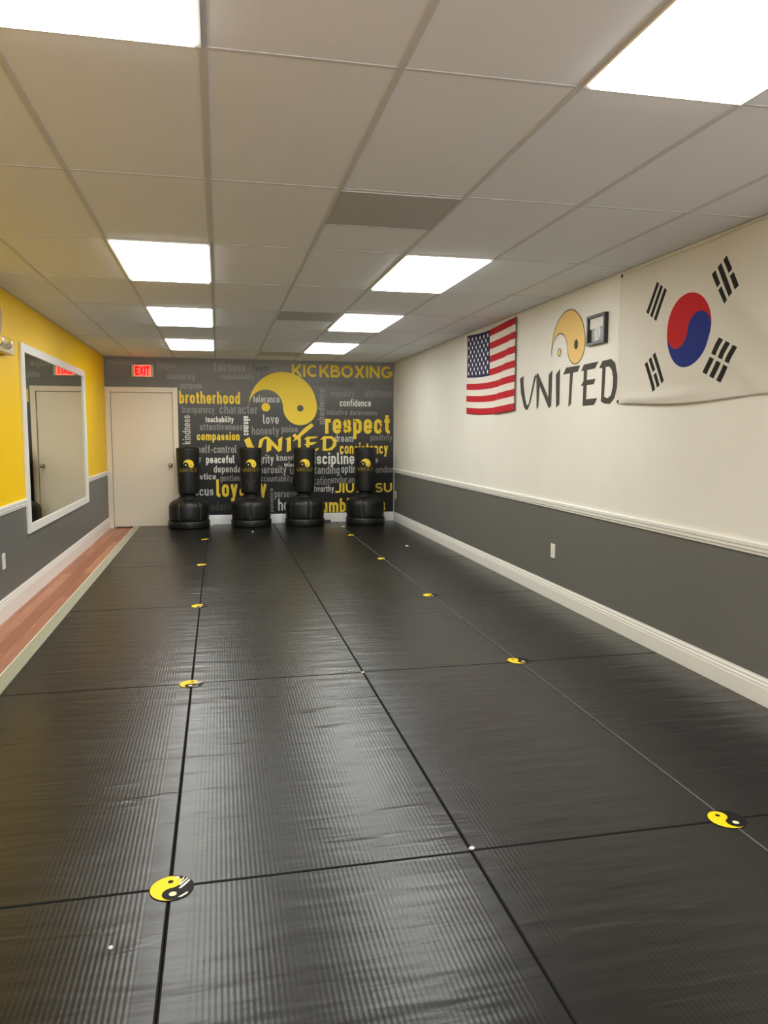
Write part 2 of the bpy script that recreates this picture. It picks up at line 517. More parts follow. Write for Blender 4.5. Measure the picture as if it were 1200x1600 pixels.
# ================================================================== THE SETTING
bm = bm_new(); add_box(bm, (XL - .1, YF, ZF - .1), (XR + .1, YB + .2, ZF)); struct('floor', bm, M['wood'])
bm = bm_new(); add_box(bm, (XL - .1, YF, ZC), (XR + .1, YB + .2, ZC + .1))
ceiling = struct('ceiling', bm, M['tile'])
bm = bm_new()
k = math.ceil((XL + .05 - GX) / TW)
while GX + k * TW < XR - .03:
    x = GX + k * TW; add_box(bm, (x - .012, YF, ZC - .003), (x + .012, YB, ZC + .001)); k += 1
k = math.ceil((YF + .05 - GY) / TL)
while GY + k * TL < YB - .03:
    y = GY + k * TL; add_box(bm, (XL, y - .007, ZC - .0025), (XR, y + .007, ZC + .001)); k += 1
add_box(bm, (XL, YF, ZC - .0035), (XL + .022, YB, ZC + .001)); add_box(bm, (XR - .022, YF, ZC - .0035), (XR, YB, ZC + .001))
add_box(bm, (XL, YB - .022, ZC - .0035), (XR, YB, ZC + .001))
struct('ceiling_grid', bm, M['grid_bar'], ceiling)

def two_tone(name, x0, x1, upper):
    bm = bm_new()
    zm = (RAIL_LO + RAIL_HI) / 2
    add_box(bm, (x0, YF, ZF - .1), (x1, YB + .2, zm), mi=1); add_box(bm, (x0, YF, zm), (x1, YB + .2, ZC + .1), mi=0)
    return struct(name, bm, [upper, M['wall_grey']])
two_tone('wall_left', XL - .1, XL, M['wall_yellow'])
two_tone('wall_right', XR, XR + .1, M['wall_white'])
DX0, DX1, DZ = -1.597, -.682, 2.056       # door opening
bm = bm_new()
add_box(bm, (XL, YB, DZ), (DX1, YB + .1, ZC)); add_box(bm, (DX1, YB, ZF), (XR, YB + .1, ZC)); add_box(bm, (XL, YB, ZF), (DX0, YB + .1, DZ))
add_box(bm, (XL, YB + .1, ZF), (XR, YB + .2, ZC))
struct('wall_back', bm, M['back_wall'])
WX0, WX1, WZ0, WZ1 = -1.45, 2.62, .25, 2.25        # unseen opening and frame made up for the rear fill light
bm = bm_new()
add_box(bm, (XL - .1, YF - .1, ZF), (XR + .1, YF, WZ0)); add_box(bm, (XL - .1, YF - .1, WZ1), (XR + .1, YF, ZC))
add_box(bm, (XL - .1, YF - .1, WZ0), (WX0, YF, WZ1)); add_box(bm, (WX1, YF - .1, WZ0), (XR + .1, YF, WZ1))
struct('wall_front', bm, M['wall_white'])
bm = bm_new()
for x in (WX0, WX0 + (WX1 - WX0) / 3, WX0 + (WX1 - WX0) * 2 / 3, WX1 - .04): add_box(bm, (x, YF - .07, WZ0), (x + .04, YF - .02, WZ1))
for z in (WZ0, WZ1 - .04): add_box(bm, (WX0, YF - .07, z), (WX1, YF - .02, z + .04))
struct('added_window_1', bm, M['trim_white'])

def base_prof(x, s, z0):
    P_ = [(0, z0), (.015, z0), (.015, .088), (.0125, .096), (.0125, .108), (.0085, .114), (.0085, .128), (.004, .136), (.003, BASE_H), (0, BASE_H)]
    return [(x + s * a, b) for a, b in P_]
def rail_prof(x, s):
    a, b = RAIL_LO, RAIL_HI
    P_ = [(0, a), (.010, a), (.012, a + .012), (.017, a + .02), (.017, a + .036), (.021, a + .042), (.021, b - .006), (.016, b), (0, b)]
    return [(x + s * q, z) for q, z in P_]
bm = bm_new(); add_profile(bm, base_prof(XL, 1, ZF), YF, YB); struct('baseboard_left', bm, M['trim_white'])
bm = bm_new(); add_profile(bm, base_prof(XR, -1, ZF), YF, YB); struct('baseboard_right', bm, M['trim_white'])
bm = bm_new()
t = bm_new(); add_profile(t, base_prof(0, 1, ZF), -.606, XR - .016)
_merge(bm, t, Matrix(((0, 1, 0, 0), (-1, 0, 0, YB - .005), (0, 0, 1, 0), (0, 0, 0, 1))))
struct('baseboard_back', bm, M['trim_white'])
MY0, MY1, MZ0, MZ1 = 7.225, 10.455, .545, 2.222      # mirror outer edge on the left wall
bm = bm_new(); add_profile(bm, rail_prof(XL, 1), YF, MY0); struct('trim_1', bm, M['trim_white'])
bm = bm_new(); add_profile(bm, rail_prof(XL, 1), MY1, YB); struct('trim_2', bm, M['trim_white'])
bm = bm_new(); add_profile(bm, rail_prof(XR, -1), YF, YB - .006); struct('trim_3', bm, M['trim_white'])

# door in the back wall
bm = bm_new()
fy = YB - .022
add_box(bm, (XL + .001, fy, ZF), (DX0, YB + .1, DZ + .078), .004); add_box(bm, (DX1, fy, ZF), (-.606, YB + .1, DZ + .078), .004)
add_box(bm, (DX0, fy, DZ), (DX1, YB + .1, DZ + .078), .004)
add_box(bm, (DX0, YB + .058, ZF), (DX0 + .012, YB + .09, DZ)); add_box(bm, (DX1 - .012, YB + .058, ZF), (DX1, YB + .09, DZ))
door = struct('door_1', bm, M['door_white'])
bm = bm_new(); add_box(bm, (DX0 + .003, YB + .012, ZF + .022), (DX1 - .003, YB + .055, DZ - .003), .002)
leaf = obj('door_leaf', bm, M['door_white'], door)
bm = bm_new()
add_lathe(bm, [(.001, 0), (.033, 0), (.033, -.006), (.012, -.010), (.012, -.034), (.021, -.040), (.028, -.052), (.026, -.064), (.014, -.071), (.001, -.072)], (-.738, YB + .012, .937), 'Y', 28)
obj('door_knob', bm, M['nickel'], leaf)

# ================================================================== CEILING LIGHTS AND VENTS
def make_light(x0, y0, label):
    t = thing('ceiling_light', label, 'light', (x0 + TW / 2, y0 + TL / 2, ZC), 0, 'flat troffer lights in the ceiling')
    a, b = TW / 2 - .004, TL / 2 - .004
    ia, ib = a - .020, b - .020
    bm = bm_new()
    for lo, hi in (((-a, -b), (a, -ib)), ((-a, ib), (a, b)), ((-a, -ib), (-ia, ib)), ((ia, -ib), (a, ib))):
        add_box(bm, (lo[0], lo[1], -.010), (hi[0], hi[1], -.0005), .001)
    obj('frame', bm, M['trim_white'], t)
    bm = bm_new()
    add_box(bm, (-ia, -ib, -.018), (ia, ib, -.001))      # lens lowered so its glowing sides light the ceiling around it
    d = obj('diffuser', bm, M['diffuser'], t)
    d['label'] = 'glowing white diffuser'
    return t
LY = [9.80, 7.375, 4.90, 1.245]
words_ = ['nearest the back mural', 'second from the back mural', 'third from the back mural', 'farthest from the mural']
for xi, side in ((GX - TW, 'beside the yellow wall'), (GX + 2 * TW, 'on the flag side')):
    for y0, wd in zip(LY, words_):
        make_light(xi, y0, 'lit ceiling panel ' + side + ', ' + wd)
for xi, side in ((GX - TW, 'beside the yellow wall'), (GX + 2 * TW, 'on the flag side')):  # unseen pair added to brighten the near end of the room
    make_light(xi, -1.19, 'added lit ceiling panel behind the viewer ' + side)

def make_vent(y0, label):
    t = thing('ceiling_vent', label, 'vent', (GX + TW * 1.5, y0 + TW / 2, ZC), 0, 'grey air grilles in the ceiling')
    a = TW / 2 - .006
    bm = bm_new(); add_box(bm, (-a + .012, -a + .012, -.004), (a - .012, a - .012, -.0005)); obj('grille', bm, M['vent'], t)
    bm = bm_new()
    for lo, hi in (((-a, -a), (a, -a + .012)), ((-a, a - .012), (a, a)), ((-a, -a + .012), (-a + .012, a - .012)), ((a - .012, -a + .012), (a, a - .012))):
        add_box(bm, (lo[0], lo[1], -.006), (hi[0], hi[1], -.0005))
    obj('frame', bm, M['vent'], t)
make_vent(3.71, 'large grey square air grille in the ceiling, nearest the viewer')
make_vent(7.37, 'grey square air grille in the ceiling, middle one of three')
make_vent(11.03, 'grey square air grille in the ceiling just before the mural')

# ================================================================== MATS, STRIP, STICKERS, SCRAPS
CX = [-1.206, -.179, .830, 1.8365, 2.817]
RY = [12.300, 10.5275, 8.4915, 6.4555, 4.4195, 2.3835, .3475]
col_w = ['beside the wood strip', 'second column from wood strip', 'third column from wood strip', 'along the right baseboard']
row_w = ['row against the mural', 'second row from mural', 'third row from mural', 'fourth row from mural', 'fifth row from mural', 'row nearest the viewer']
for c in range(4):
    for r in range(6):
        y0, y1 = RY[r + 1] + c * .006, RY[r] + (c * .006 if r else 0)
        x0, x1 = CX[c], CX[c + 1]
        cx, cy = (x0 + x1) / 2, (y0 + y1) / 2
        hx, hy = (x1 - x0) / 2 - .0006, (y1 - y0) / 2 - .0006
        bm = bm_new()
        add_box(bm, (-hx, -hy, ZF + .0005), (hx, hy, 0), .0065)
        bm.normal_update()
        for f in bm.faces: f.material_index = 0 if abs(f.normal.z) > .97 else 1
        o = obj('floor_mat', bm, [M['mat'], M['mat_side']], None, (cx, cy, 0))
        tag(o, 'black ribbed mat ' + col_w[c] + ', ' + row_w[r], 'mat', 'black training mats covering the floor')
        if c == 3:
            bm = bm_new(); add_box(bm, (-hx + .0002, -hy, -.012), (-hx + .0075, hy, .0012), .0008)
            b = obj('edge_binding', bm, M['piping'], o); b['label'] = 'pale grey seam along the left edge'
        if c == 2 and r == 0:
            bm = bm_new()
            for i in range(6):
                add_box(bm, (-hx + .75, hy - .07 + i * .008, -.003 + i * .006), (-hx + .93, hy - .058 + i * .008, .006 + i * .0062), .002)
            b = obj('curled_edge', bm, M['mat'], o); b['label'] = 'black edge curling up at the wall'

st = thing('transition_strip', 'long sage grey strip between the wood floor and the black mats', 'floor strip', (-1.255, 6, ZF))
bm = bm_new(); add_box(bm, (-.041, -8.5, .0005), (.045, 6.30, .031), .003); obj('strip_body', bm, M['strip'], st)
bm = bm_new(); add_box(bm, (-.049, -8.5, .0005), (-.0405, 6.30, .0335), .002); obj('edge_lip', bm, M['strip_edge'], st)['label'] = 'bright cream outer lip'

def sticker(x, y, ang, label, streaked=False):
    bm = bm_new()
    R = .069
    add_lathe(bm, [(R, 0.0003), (R, .0022)], (0, 0, 0), 'Z', 48, mi=1)
    up = lambda z: (lambda a, b: (a, b, z))
    s = .965
    fill_poly(bm, [(a * s, b * s) for a, b in teardrop(R)], (), up(.0026), 0, 0)
    fill_poly(bm, circle(R / 2, 0, R * .13), (), up(.003), 0, 1)
    fill_poly(bm, circle(-R / 2, 0, R * .17), (), up(.003), 0, 2)
    if streaked:  # white streaks across the black half
        for pts in ([(-.01, -.020), (.012, -.040), (.030, -.058), (.024, -.061), (.004, -.045), (-.014, -.026)],
                    [(.030, -.030), (.046, -.040), (.050, -.046), (.034, -.040), (.022, -.030)],
                    [(.012, -.024), (.034, -.046), (.042, -.053), (.036, -.056), (.022, -.042), (.004, -.027)],
                    [(-.058, -.012), (-.044, -.034), (-.036, -.046), (-.047, -.044), (-.060, -.024)],
                    [(.052, -.012), (.060, -.022), (.056, -.030), (.044, -.022)]):
            fill_poly(bm, pts, (), up(.0031), 0, 3)
    o = obj('floor_sticker', bm, [M['sticker_yellow'], M['sticker_black'], M['cream_print'], M['paper_white']], None, (x, y, 0))
    for p in o.data.polygons:
        if p.center.z > .002 and p.normal.z < 0: p.flip()
    o.rotation_euler = (0, 0, ang)
    return tag(o, label, 'sticker', 'yin-yang stickers on the mat seams')
far = ['closest to the viewer', 'second from the viewer', 'third from the viewer', 'fourth from the viewer', 'closest to the mural']
for i, (x, y, a, sc) in enumerate([(-.173, 2.380, 1.72, True), (-.180, 4.413, 1.45, True), (-.182, 6.449, 1.75, False), (-.190, 8.487, 1.55, False), (-.190, 10.53, 1.4, False)]):
    sticker(x, y, a, ('streaked ' if sc else '') + 'round yellow and black sticker on the left mat seam, ' + far[i], sc)
for i, (x, y, a) in enumerate([(1.840, 2.400, 2.07), (1.841, 4.455, 2.3), (1.826, 6.475, 1.9), (1.830, 8.51, 1.8), (1.832, 10.58, 1.6)]):
    sticker(x, y, a, 'round yellow and black sticker on the right mat seam, ' + far[i])

for x, y, s, lab in [(-.324, 2.122, .006, 'tiny white scrap on the mat below the streaked nearest sticker'), (.836, 2.405, .010, 'white scrap where four mats meet near the viewer'),
                     (.826, 4.417, .010, 'white scrap where four mats meet on the middle seam, second from the viewer'), (2.345, 9.437, .022, 'white scrap on the mat column beside the right baseboard'),
                     (1.862, 11.60, .028, 'white scrap on the mat in front of the rightmost bag'), (-.135, 12.16, .03, 'white scrap on the mat beside the leftmost bag'),
                     (.465, 11.24, .014, 'small white scrap on the mat in front of the bag with the torn cover')]:
    bm = bm_new()
    pts = [(s * 1.2, s * .2), (s * .5, s * .9), (-s * .4, s * .7), (-s * 1.1, 0), (-s * .3, -s * .8), (s * .7, -s * .6)]
    b0 = [bm.verts.new((a, b, .0004)) for a, b in pts]; b1 = [bm.verts.new((a * .9, b * .9, .0045 + .002 * (i % 2))) for i, (a, b) in enumerate(pts)]
    for i in range(6): bm.faces.new((b0[i], b0[(i + 1) % 6], b1[(i + 1) % 6], b1[i]))
    bm.faces.new(b1); bm.faces.new(b0[::-1])
    tag(obj('paper_scrap', bm, M['paper_white'], None, (x, y, 0)), lab, 'scrap')

# ================================================================== MURAL ON THE BACK WALL
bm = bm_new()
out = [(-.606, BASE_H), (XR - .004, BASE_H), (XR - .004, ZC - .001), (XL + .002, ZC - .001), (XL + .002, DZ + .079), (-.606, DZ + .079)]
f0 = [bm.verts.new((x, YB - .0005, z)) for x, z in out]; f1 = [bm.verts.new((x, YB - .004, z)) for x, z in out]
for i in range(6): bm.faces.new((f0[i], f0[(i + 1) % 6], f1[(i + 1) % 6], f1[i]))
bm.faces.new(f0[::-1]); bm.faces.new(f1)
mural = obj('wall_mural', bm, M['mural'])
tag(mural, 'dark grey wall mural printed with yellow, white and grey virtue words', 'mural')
def on_mural(layer): return lambda x, z: (x, YB - .0045 - .0004 * layer, z)
WORDS = [
    ('joyfulness', -1.626, -1.247, 2.455, 2.551, 'light2', 0.17, 0), ('hope', -0.892, -0.627, 2.401, 2.527, 'light2', 0.2, 0),
    ('sincerity', -0.755, -0.334, 2.235, 2.357, 'dim', 0.18, 0), ('fairness', -0.05, 0.43, 2.4, 2.548, 'light2', 0.22, 0),
    ('responsibility', 0.044, 0.566, 2.259, 2.368, 'dim', 0.17, 0), ('purpose', -0.559, -0.241, 2.1, 2.193, 'dim', 0.18, 0),
    ('brotherhood', -0.582, 0.343, 1.892, 2.084, 'yel', 0.25, 0), ('transparency', -0.548, -0.054, 1.717, 1.85, 'grey', 0.19, 0),
    ('character', 0.025, 0.614, 1.741, 1.886, 'grey', 0.2, 0), ('kindness', -0.546, -0.42, 1.265, 1.711, 'light', 0.2, 1),
    ('teachability', -0.193, 0.238, 1.585, 1.698, 'white', 0.22, 0), ('attentiveness', -0.283, 0.375, 1.473, 1.591, 'grey', 0.2, 0),
    ('compassion', -0.33, 0.327, 1.29, 1.455, 'yel', 0.25, 0), ('courage', 0.391, 0.495, 1.406, 1.707, 'white', 0.24, 1),
    ('self-control', -0.32, 0.275, 1.124, 1.25, 'light2', 0.2, 0), ('ry', -0.353, -0.265, 0.975, 1.065, 'grey', 0.2, 0),
    ('peaceful', -0.197, 0.242, 0.933, 1.089, 'white', 0.24, 0), ('dependability', -0.082, 0.605, 0.789, 0.931, 'light', 0.22, 0),
    ('justice', -0.398, -0.05, 0.683, 0.809, 'light', 0.22, 0), ('gentleness', 0.014, 0.452, 0.657, 0.783, 'grey', 0.19, 0),
    ('loyalty', -0.049, 0.737, 0.36, 0.712, 'yel', 0.24, 0), ('focus', -0.443, -0.094, 0.456, 0.598, 'light', 0.2, 0),
    ('leadership', -0.252, 0.344, 0.181, 0.355, 'low', 0.24, 0), ('patience', 0.781, 0.857, 0.176, 0.558, 'grey', 0.18, 1),
    ('tolerance', 0.547, 0.96, 1.921, 2.034, 'light', 0.22, 0), ('love', 0.697, 0.944, 1.574, 1.735, 'light', 0.21, 0),
    ('honesty', 0.519, 0.947, 1.376, 1.548, 'grey', 0.2, 0), ('poise', 0.988, 1.247, 1.422, 1.565, 'grey', 0.2, 0),
    ('obedience', 1.567, 1.679, 1.582, 2.149, 'grey', 0.2, 1), ('team', 0.555, 0.794, 2.409, 2.504, 'dark', 0.22, 0),
    ('KICKBOXING', 1.16, 2.797, 2.322, 2.541, 'yelcap', 0.2, 0), ('determination', 1.465, 2.16, 2.187, 2.294, 'dark', 0.2, 0),
    ('originality', 1.778, 2.16, 2.006, 2.133, 'grey2', 0.18, 0), ('alertness', 2.34, 2.788, 2.033, 2.163, 'grey2', 0.2, 0),
    ('confidence', 1.929, 2.441, 1.874, 1.988, 'white', 0.21, 0), ('initiative', 1.709, 2.049, 1.728, 1.825, 'grey', 0.2, 0),
    ('decisiveness', 2.096, 2.542, 1.726, 1.819, 'grey2', 0.19, 0), ('respect', 1.687, 2.757, 1.347, 1.735, 'yel', 0.25, 0),
    ('dream', 1.843, 2.148, 1.3, 1.419, 'light', 0.2, 0), ('positivity', 2.436, 2.796, 1.294, 1.425, 'grey2', 0.18, 0),
    ('consistency', 1.926, 2.726, 1.059, 1.289, 'yel', 0.24, 0), ('integrity', 0.417, 0.855, 0.919, 1.102, 'light', 0.22, 0),
    ('knowledge', 0.901, 1.435, 0.972, 1.1, 'light', 0.21, 0), ('wisdom', 1.022, 1.331, 0.889, 0.977, 'white', 0.24, 0),
    ('generosity', 0.504, 1.057, 0.764, 0.923, 'light2', 0.2, 0), ('understanding', 1.113, 1.92, 0.747, 0.918, 'light2', 0.2, 0),
    ('accountability', 0.603, 1.158, 0.64, 0.768, 'grey', 0.18, 0), ('perseverance', 0.863, 1.462, 0.372, 0.502, 'grey', 0.19, 0),
    ('honor', 0.919, 1.336, 0.196, 0.389, 'light', 0.2, 0), ('discipline', 1.404, 2.164, 0.89, 1.129, 'white', 0.22, 0),
    ('optimism', 1.952, 2.393, 0.762, 0.929, 'light', 0.21, 0), ('e', 2.511, 2.557, 0.955, 1.032, 'light', 0.22, 0),
    ('candor', 2.447, 2.825, 0.794, 0.905, 'grey', 0.19, 0), ('dedication', 1.287, 1.774, 0.601, 0.747, 'grey', 0.18, 0),
    ('endurance', 1.782, 2.286, 0.627, 0.747, 'grey', 0.19, 0), ('trustworthy', 1.317, 1.827, 0.465, 0.596, 'light', 0.22, 0),
    ('JIU', 1.845, 2.161, 0.47, 0.623, 'yelcap', 0.19, 0), ('JITSU', 2.195, 2.799, 0.47, 0.623, 'yelcap', 0.19, 0), ('humbleness', 1.502, 2.685, 0.152, 0.384, 'yel', 0.24, 0),
]

MURAL_UNITED = {'U': [(0.395, 1.33), (0.481, 1.377), (0.535, 1.237), (0.57, 1.191), (0.615, 1.215), (0.639, 1.334), (0.725, 1.383), (0.758, 1.366), (0.702, 1.334), (0.66, 1.208), (0.626, 1.147), (0.569, 1.133), (0.491, 1.143), (0.443, 1.208)], 'N1': [(0.75, 1.334), (0.829, 1.291), (0.82, 1.171), (0.743, 1.133)], 'N2': [(0.725, 1.383), (0.773, 1.383), (0.938, 1.214), (0.981, 1.164), (0.937, 1.138), (0.75, 1.33)], 'N3': [(0.93, 1.34), (1.002, 1.389), (0.985, 1.167), (0.937, 1.138), (0.933, 1.207)], 'I': [(1.041, 1.346), (1.135, 1.389), (1.133, 1.166), (1.065, 1.135), (1.071, 1.334)], 'T1': [(1.469, 1.602), (1.502, 1.555), (1.292, 1.384), (1.255, 1.349), (1.16, 1.305), (1.238, 1.402), (1.341, 1.511)], 'T2': [(1.154, 1.402), (1.201, 1.434), (1.253, 1.378), (1.27, 1.343), (1.219, 1.334)], 'T3': [(1.249, 1.352), (1.293, 1.387), (1.289, 1.163), (1.248, 1.141)], 'E1': [(1.335, 1.334), (1.394, 1.384), (1.573, 1.387), (1.521, 1.358), (1.416, 1.349)], 'E2': [(1.379, 1.352), (1.435, 1.352), (1.429, 1.195), (1.532, 1.189), (1.588, 1.206), (1.554, 1.155), (1.378, 1.145)], 'E3': [(1.339, 1.25), (1.415, 1.294), (1.562, 1.298), (1.503, 1.262), (1.43, 1.241)], 'D': [(1.603, 1.34), (1.666, 1.393), (1.799, 1.393), (1.873, 1.33), (1.868, 1.242), (1.798, 1.169), (1.701, 1.152), (1.642, 1.162), (1.651, 1.338)], 'Dh': [(1.702, 1.352), (1.784, 1.352), (1.82, 1.301), (1.798, 1.228), (1.728, 1.188), (1.701, 1.197)]}
PRINT = {'yel': ('yellow_print', 4), 'yelcap': ('yellow_print', 4), 'white': ('white_print', 5), 'light': ('light_print', 5), 'light2': ('pale_print', 5),
         'grey': ('grey_print', 2), 'grey2': ('dull_print', 2), 'dim': ('dim_print', 1), 'dark': ('shade_print', 1), 'low': ('low_print', 1)}
look = {'yellow_print': 'yellow word', 'white_print': 'bright white word', 'light_print': 'light grey word', 'pale_print': 'pale grey word',
        'grey_print': 'mid grey word', 'dull_print': 'dull grey word', 'dim_print': 'faint grey word', 'shade_print': 'faint dark word', 'low_print': 'faint grey word'}
for wd, x0, x1, z0, z1, c, wt, vert in WORDS:
    qs, W, lo, hi = word_quads(wd, wt, .15 if wd[0].islower() else .13)
    key, layer = PRINT[c]
    base = on_mural(layer)
    if vert:      # reads upwards
        sy, sx = (x1 - x0) / (hi - lo), (z1 - z0) / W
        fn = (lambda x0, z0, sx, sy, hi, base: lambda u, v: base(x0 + (hi - v) * sy, z0 + u * sx))(x0, z0, sx, sy, hi, base)
    else:
        sx, sy = (x1 - x0) / W, (z1 - z0) / (hi - lo)
        fn = (lambda x0, z0, sx, sy, lo, base: lambda u, v: base(x0 + u * sx, z0 + (v - lo) * sy))(x0, z0, sx, sy, lo, base)
    bm = bm_new(); add_quads(bm, qs, fn)
    obj('printed_word', bm, M[key], mural)['label'] = look[key] + ' ' + wd
bm = bm_new()
ER, EX, EZ = .540, 1.016, 1.846
fill_poly(bm, [(EX + a, EZ + b * 1.035) for a, b in teardrop(ER)], [circle(EX + ER * .505, EZ - .01, .052)], on_mural(3))
fill_poly(bm, circle(EX - ER * .505, EZ + .002, .068), (), on_mural(3))
obj('emblem', bm, M['yellow_print'], mural)['label'] = 'large yellow yin-yang half disc'
for grp in ('U', 'N1 N2 N3', 'I', 'T1 T2 T3', 'E1 E2 E3', 'D'):
    bm = bm_new()
    for i, key in enumerate(grp.split()):
        fill_poly(bm, MURAL_UNITED[key], [MURAL_UNITED['Dh']] if key == 'D' else (), on_mural(6 + i * .3))
    obj('brush_letter', bm, M['yellow_print'], mural)['label'] = 'yellow brush letter ' + grp[0]
bm = bm_new()
vs = [bm.verts.new(p) for p in ((2.715, YB - .008, 2.452), (2.815, YB - .006, 2.532), (2.826, YB - .03, 2.500), (2.80, YB - .05, 2.440))]
bm.faces.new(vs)
bmesh.ops.solidify(bm, geom=list(bm.faces), thickness=.001)
obj('peeled_corner', bm, M['light_print'], mural)['label'] = 'pale curled flap at the top right corner'
bm = bm_new(); add_box(bm, (XR - .014, YB - .010, BASE_H), (XR - .001, YB - .0042, ZC - .08), .001)
o = struct('trim_4', bm, M['light_print'])

# ================================================================== EXIT SIGN
ex = thing('exit_sign', 'lit red exit sign on the mural above the white door', 'exit sign', (-1.112, YB - .004, 2.380))
bm = bm_new(); add_box(bm, (-.160, -.045, -.093), (.160, -.0005, .093), .006); obj('housing', bm, M['plastic_beige'], ex)
bm = bm_new(); add_box(bm, (-.118, -.048, -.082), (.118, -.0452, .082), .001)
obj('lit_panel', bm, mat('exit_panel', (0.6, 0.05, 0.04), 0.4, 0.4, 0, (1.0, 0.055, 0.04), 1.3), ex)
M['exit_letters'] = mat('exit_letters', (0.6, 0.0, 0.0), 0.4, 0.4, 0, (1.0, 0.0, 0.0), 1.0)
x_ = -.108
for ch, wd in (('E', .058), ('X', .066), ('I', .022), ('T', .058)):
    qs, W, lo, hi = word_quads(ch, .26, .12)
    xs = [p[0] for q in qs for p in q]
    bm = bm_new()
    add_quads(bm, qs, lambda u, v: (x_ + (u - min(xs)) * wd / (max(xs) - min(xs)), -.0488, -.070 + (v - lo) * .140 / (hi - lo)))
    obj('letter', bm, M['exit_letters'], ex)['label'] = 'glowing red letter ' + ch
    x_ += wd + .004

# ================================================================== MIRROR
mi = thing('wall_mirror', 'large wall mirror in a white frame reflecting the back door', 'mirror', (XL, (MY0 + MY1) / 2, (MZ0 + MZ1) / 2))
hy, hz = (MY1 - MY0) / 2, (MZ1 - MZ0) / 2
fw_ = .078
bm = bm_new()
for lo, hi in (((-hy, -hz), (hy, -hz + fw_)), ((-hy, hz - fw_), (hy, hz)), ((-hy, -hz + fw_), (-hy + fw_ + .03, hz - fw_)), ((hy - fw_ - .03, -hz + fw_), (hy, hz - fw_))):
    add_box(bm, (.0005, lo[0], lo[1]), (.022, hi[0], hi[1]), .003)
obj('frame', bm, M['trim_white'], mi)
bm = bm_new(); add_box(bm, (.001, -hy + .05, -hz + .05), (.008, hy - .05, hz - .05)); obj('mirror_glass', bm, M['mirror_glass'], mi)

# ================================================================== PUNCHING BAGS
BAG_Z = {'tube_lo': .520, 'tube_hi': 1.213}
def make_bag(x, y, label, groove0, torn=False):
    rz = math.asin(-x / math.hypot(x, y))
    t = thing('punching_bag', label, 'punching bag', (x, y, 0), rz, 'free-standing training bags in front of the mural')
    # drum base with vertical grooves
    def grooves(a, h, r):
        g = 0
        for k in range(6):
            d = (a - groove0 - k * PI / 3 + PI) % (2 * PI) - PI
            g = max(g, math.exp(-(d / .05) ** 2))
        f = 1 if h > .13 else 0
        return r * (1 - .055 * g * f * (r > .16))
    bm = bm_new()
    add_lathe(bm, [(.278, .112), (.292, .122), (.297, .135), (.300, .20), (.300, .315), (.295, .345), (.280, .375), (.252, .402), (.215, .424), (.180, .440), (.155, .452), (.150, .470), (.120, .474)], (0, 0, 0), 'Z', 144, grooves)
    obj('base_drum', bm, M['black_plastic'], t)
    bm = bm_new()
    add_lathe(bm, [(.285, .0005), (.305, .006), (.311, .020), (.311, .092), (.306, .106), (.294, .114), (.270, .116)], (0, 0, 0), 'Z', 72)
    obj('base_ring', bm, M['black_plastic'], t)
    bm = bm_new()
    add_lathe(bm, [(.112, .47), (.118, .476), (.118, .490), (.104, .496), (.104, .535)], (0, 0, 0), 'Z', 48)
    obj('neck', bm, M['black_plastic'], t)
    bm = bm_new()
    lo, hi = BAG_Z['tube_lo'], BAG_Z['tube_hi']
    prof = [(.118, lo - .004), (.140, lo), (.150, lo + .012)]
    for i in range(9): prof.append((.152 + .020 * i / 8, lo + .02 + (hi - lo - .045) * i / 8))
    prof += [(.171, hi - .012), (.163, hi), (.155, hi + .001), (.150, hi - .006), (.02, hi - .006)]
    add_lathe(bm, prof, (0, 0, 0), 'Z', 64)
    obj('bag_cover', bm, M['bag_vinyl'], t)
    wrap = lambda d: (lambda u, v: ((.152 + .020 * (v - lo) / (hi - lo) + d) * math.sin(u / .168), -(.152 + .020 * (v - lo) / (hi - lo) + d) * math.cos(u / .168), v))
    R, cz = .082, .960
    bm = bm_new()
    fill_poly(bm, [(a + .008, b + cz) for a, b in teardrop(R)], [circle(R * .5 + .008, cz - .006, R * .10, 12)], wrap(.0035), 2, 0)
    fill_poly(bm, circle(-R * .5 + .008, cz, R * .13, 12), (), wrap(.0035), 0, 1)
    obj('emblem', bm, [M['yellow_print'], M['cream_print']], t)['label'] = 'yellow yin-yang half disc'
    bm = bm_new()
    for i, (key, pts) in enumerate(MURAL_UNITED.items()):
        if key in ('Dh', 'T2'): continue
        q = [((a - 1.13) * .195, .848 + (b - 1.133) * .25) for a, b in pts]
        q = [(a, min(b, .918)) for a, b in q] if key != 'T1' else [((a - 1.13) * .195, .905 + (b - 1.305) * .05) for a, b in pts]
        fill_poly(bm, q, [[((a - 1.13) * .195, .848 + (b - 1.133) * .25) for a, b in MURAL_UNITED['Dh']]] if key == 'D' else (), wrap(.003 + i * .00005), 1)
    obj('wordmark', bm, M['olive_print'], t)['label'] = 'dull olive brush lettering'
    if torn:
        bm = bm_new()
        pts = [(-.085, .735), (-.06, .722), (-.02, .708), (.02, .707), (.06, .722), (.085, .74), (.075, .70), (.045, .66), (.03, .58), (.0, .565), (-.03, .58), (-.05, .66), (-.075, .70)]
        fill_poly(bm, pts, (), wrap(.006), 2)
        g = bmesh.ops.solidify(bm, geom=list(bm.faces), thickness=.004)
        obj('torn_patch', bm, M['torn_vinyl'], t, smooth=False)['label'] = 'lighter grey patch where the cover has torn'
    return t
M['bag_vinyl'] = paint('bag_vinyl', (0.009, 0.009, 0.008, 1), 0.45, 0.4, 0.1, 0.1)
M['torn_vinyl'] = mat('torn_vinyl', (0.05, 0.05, 0.046), 0.45, 0.5)
make_bag(-.462, 11.985, 'leftmost black standing bag, in front of the white door edge', -2.05)
make_bag(.478, 11.985, 'black standing bag with a torn cover, below the yellow brush lettering', -1.62, True)
make_bag(1.312, 11.985, 'black standing bag third from the door', -1.30)
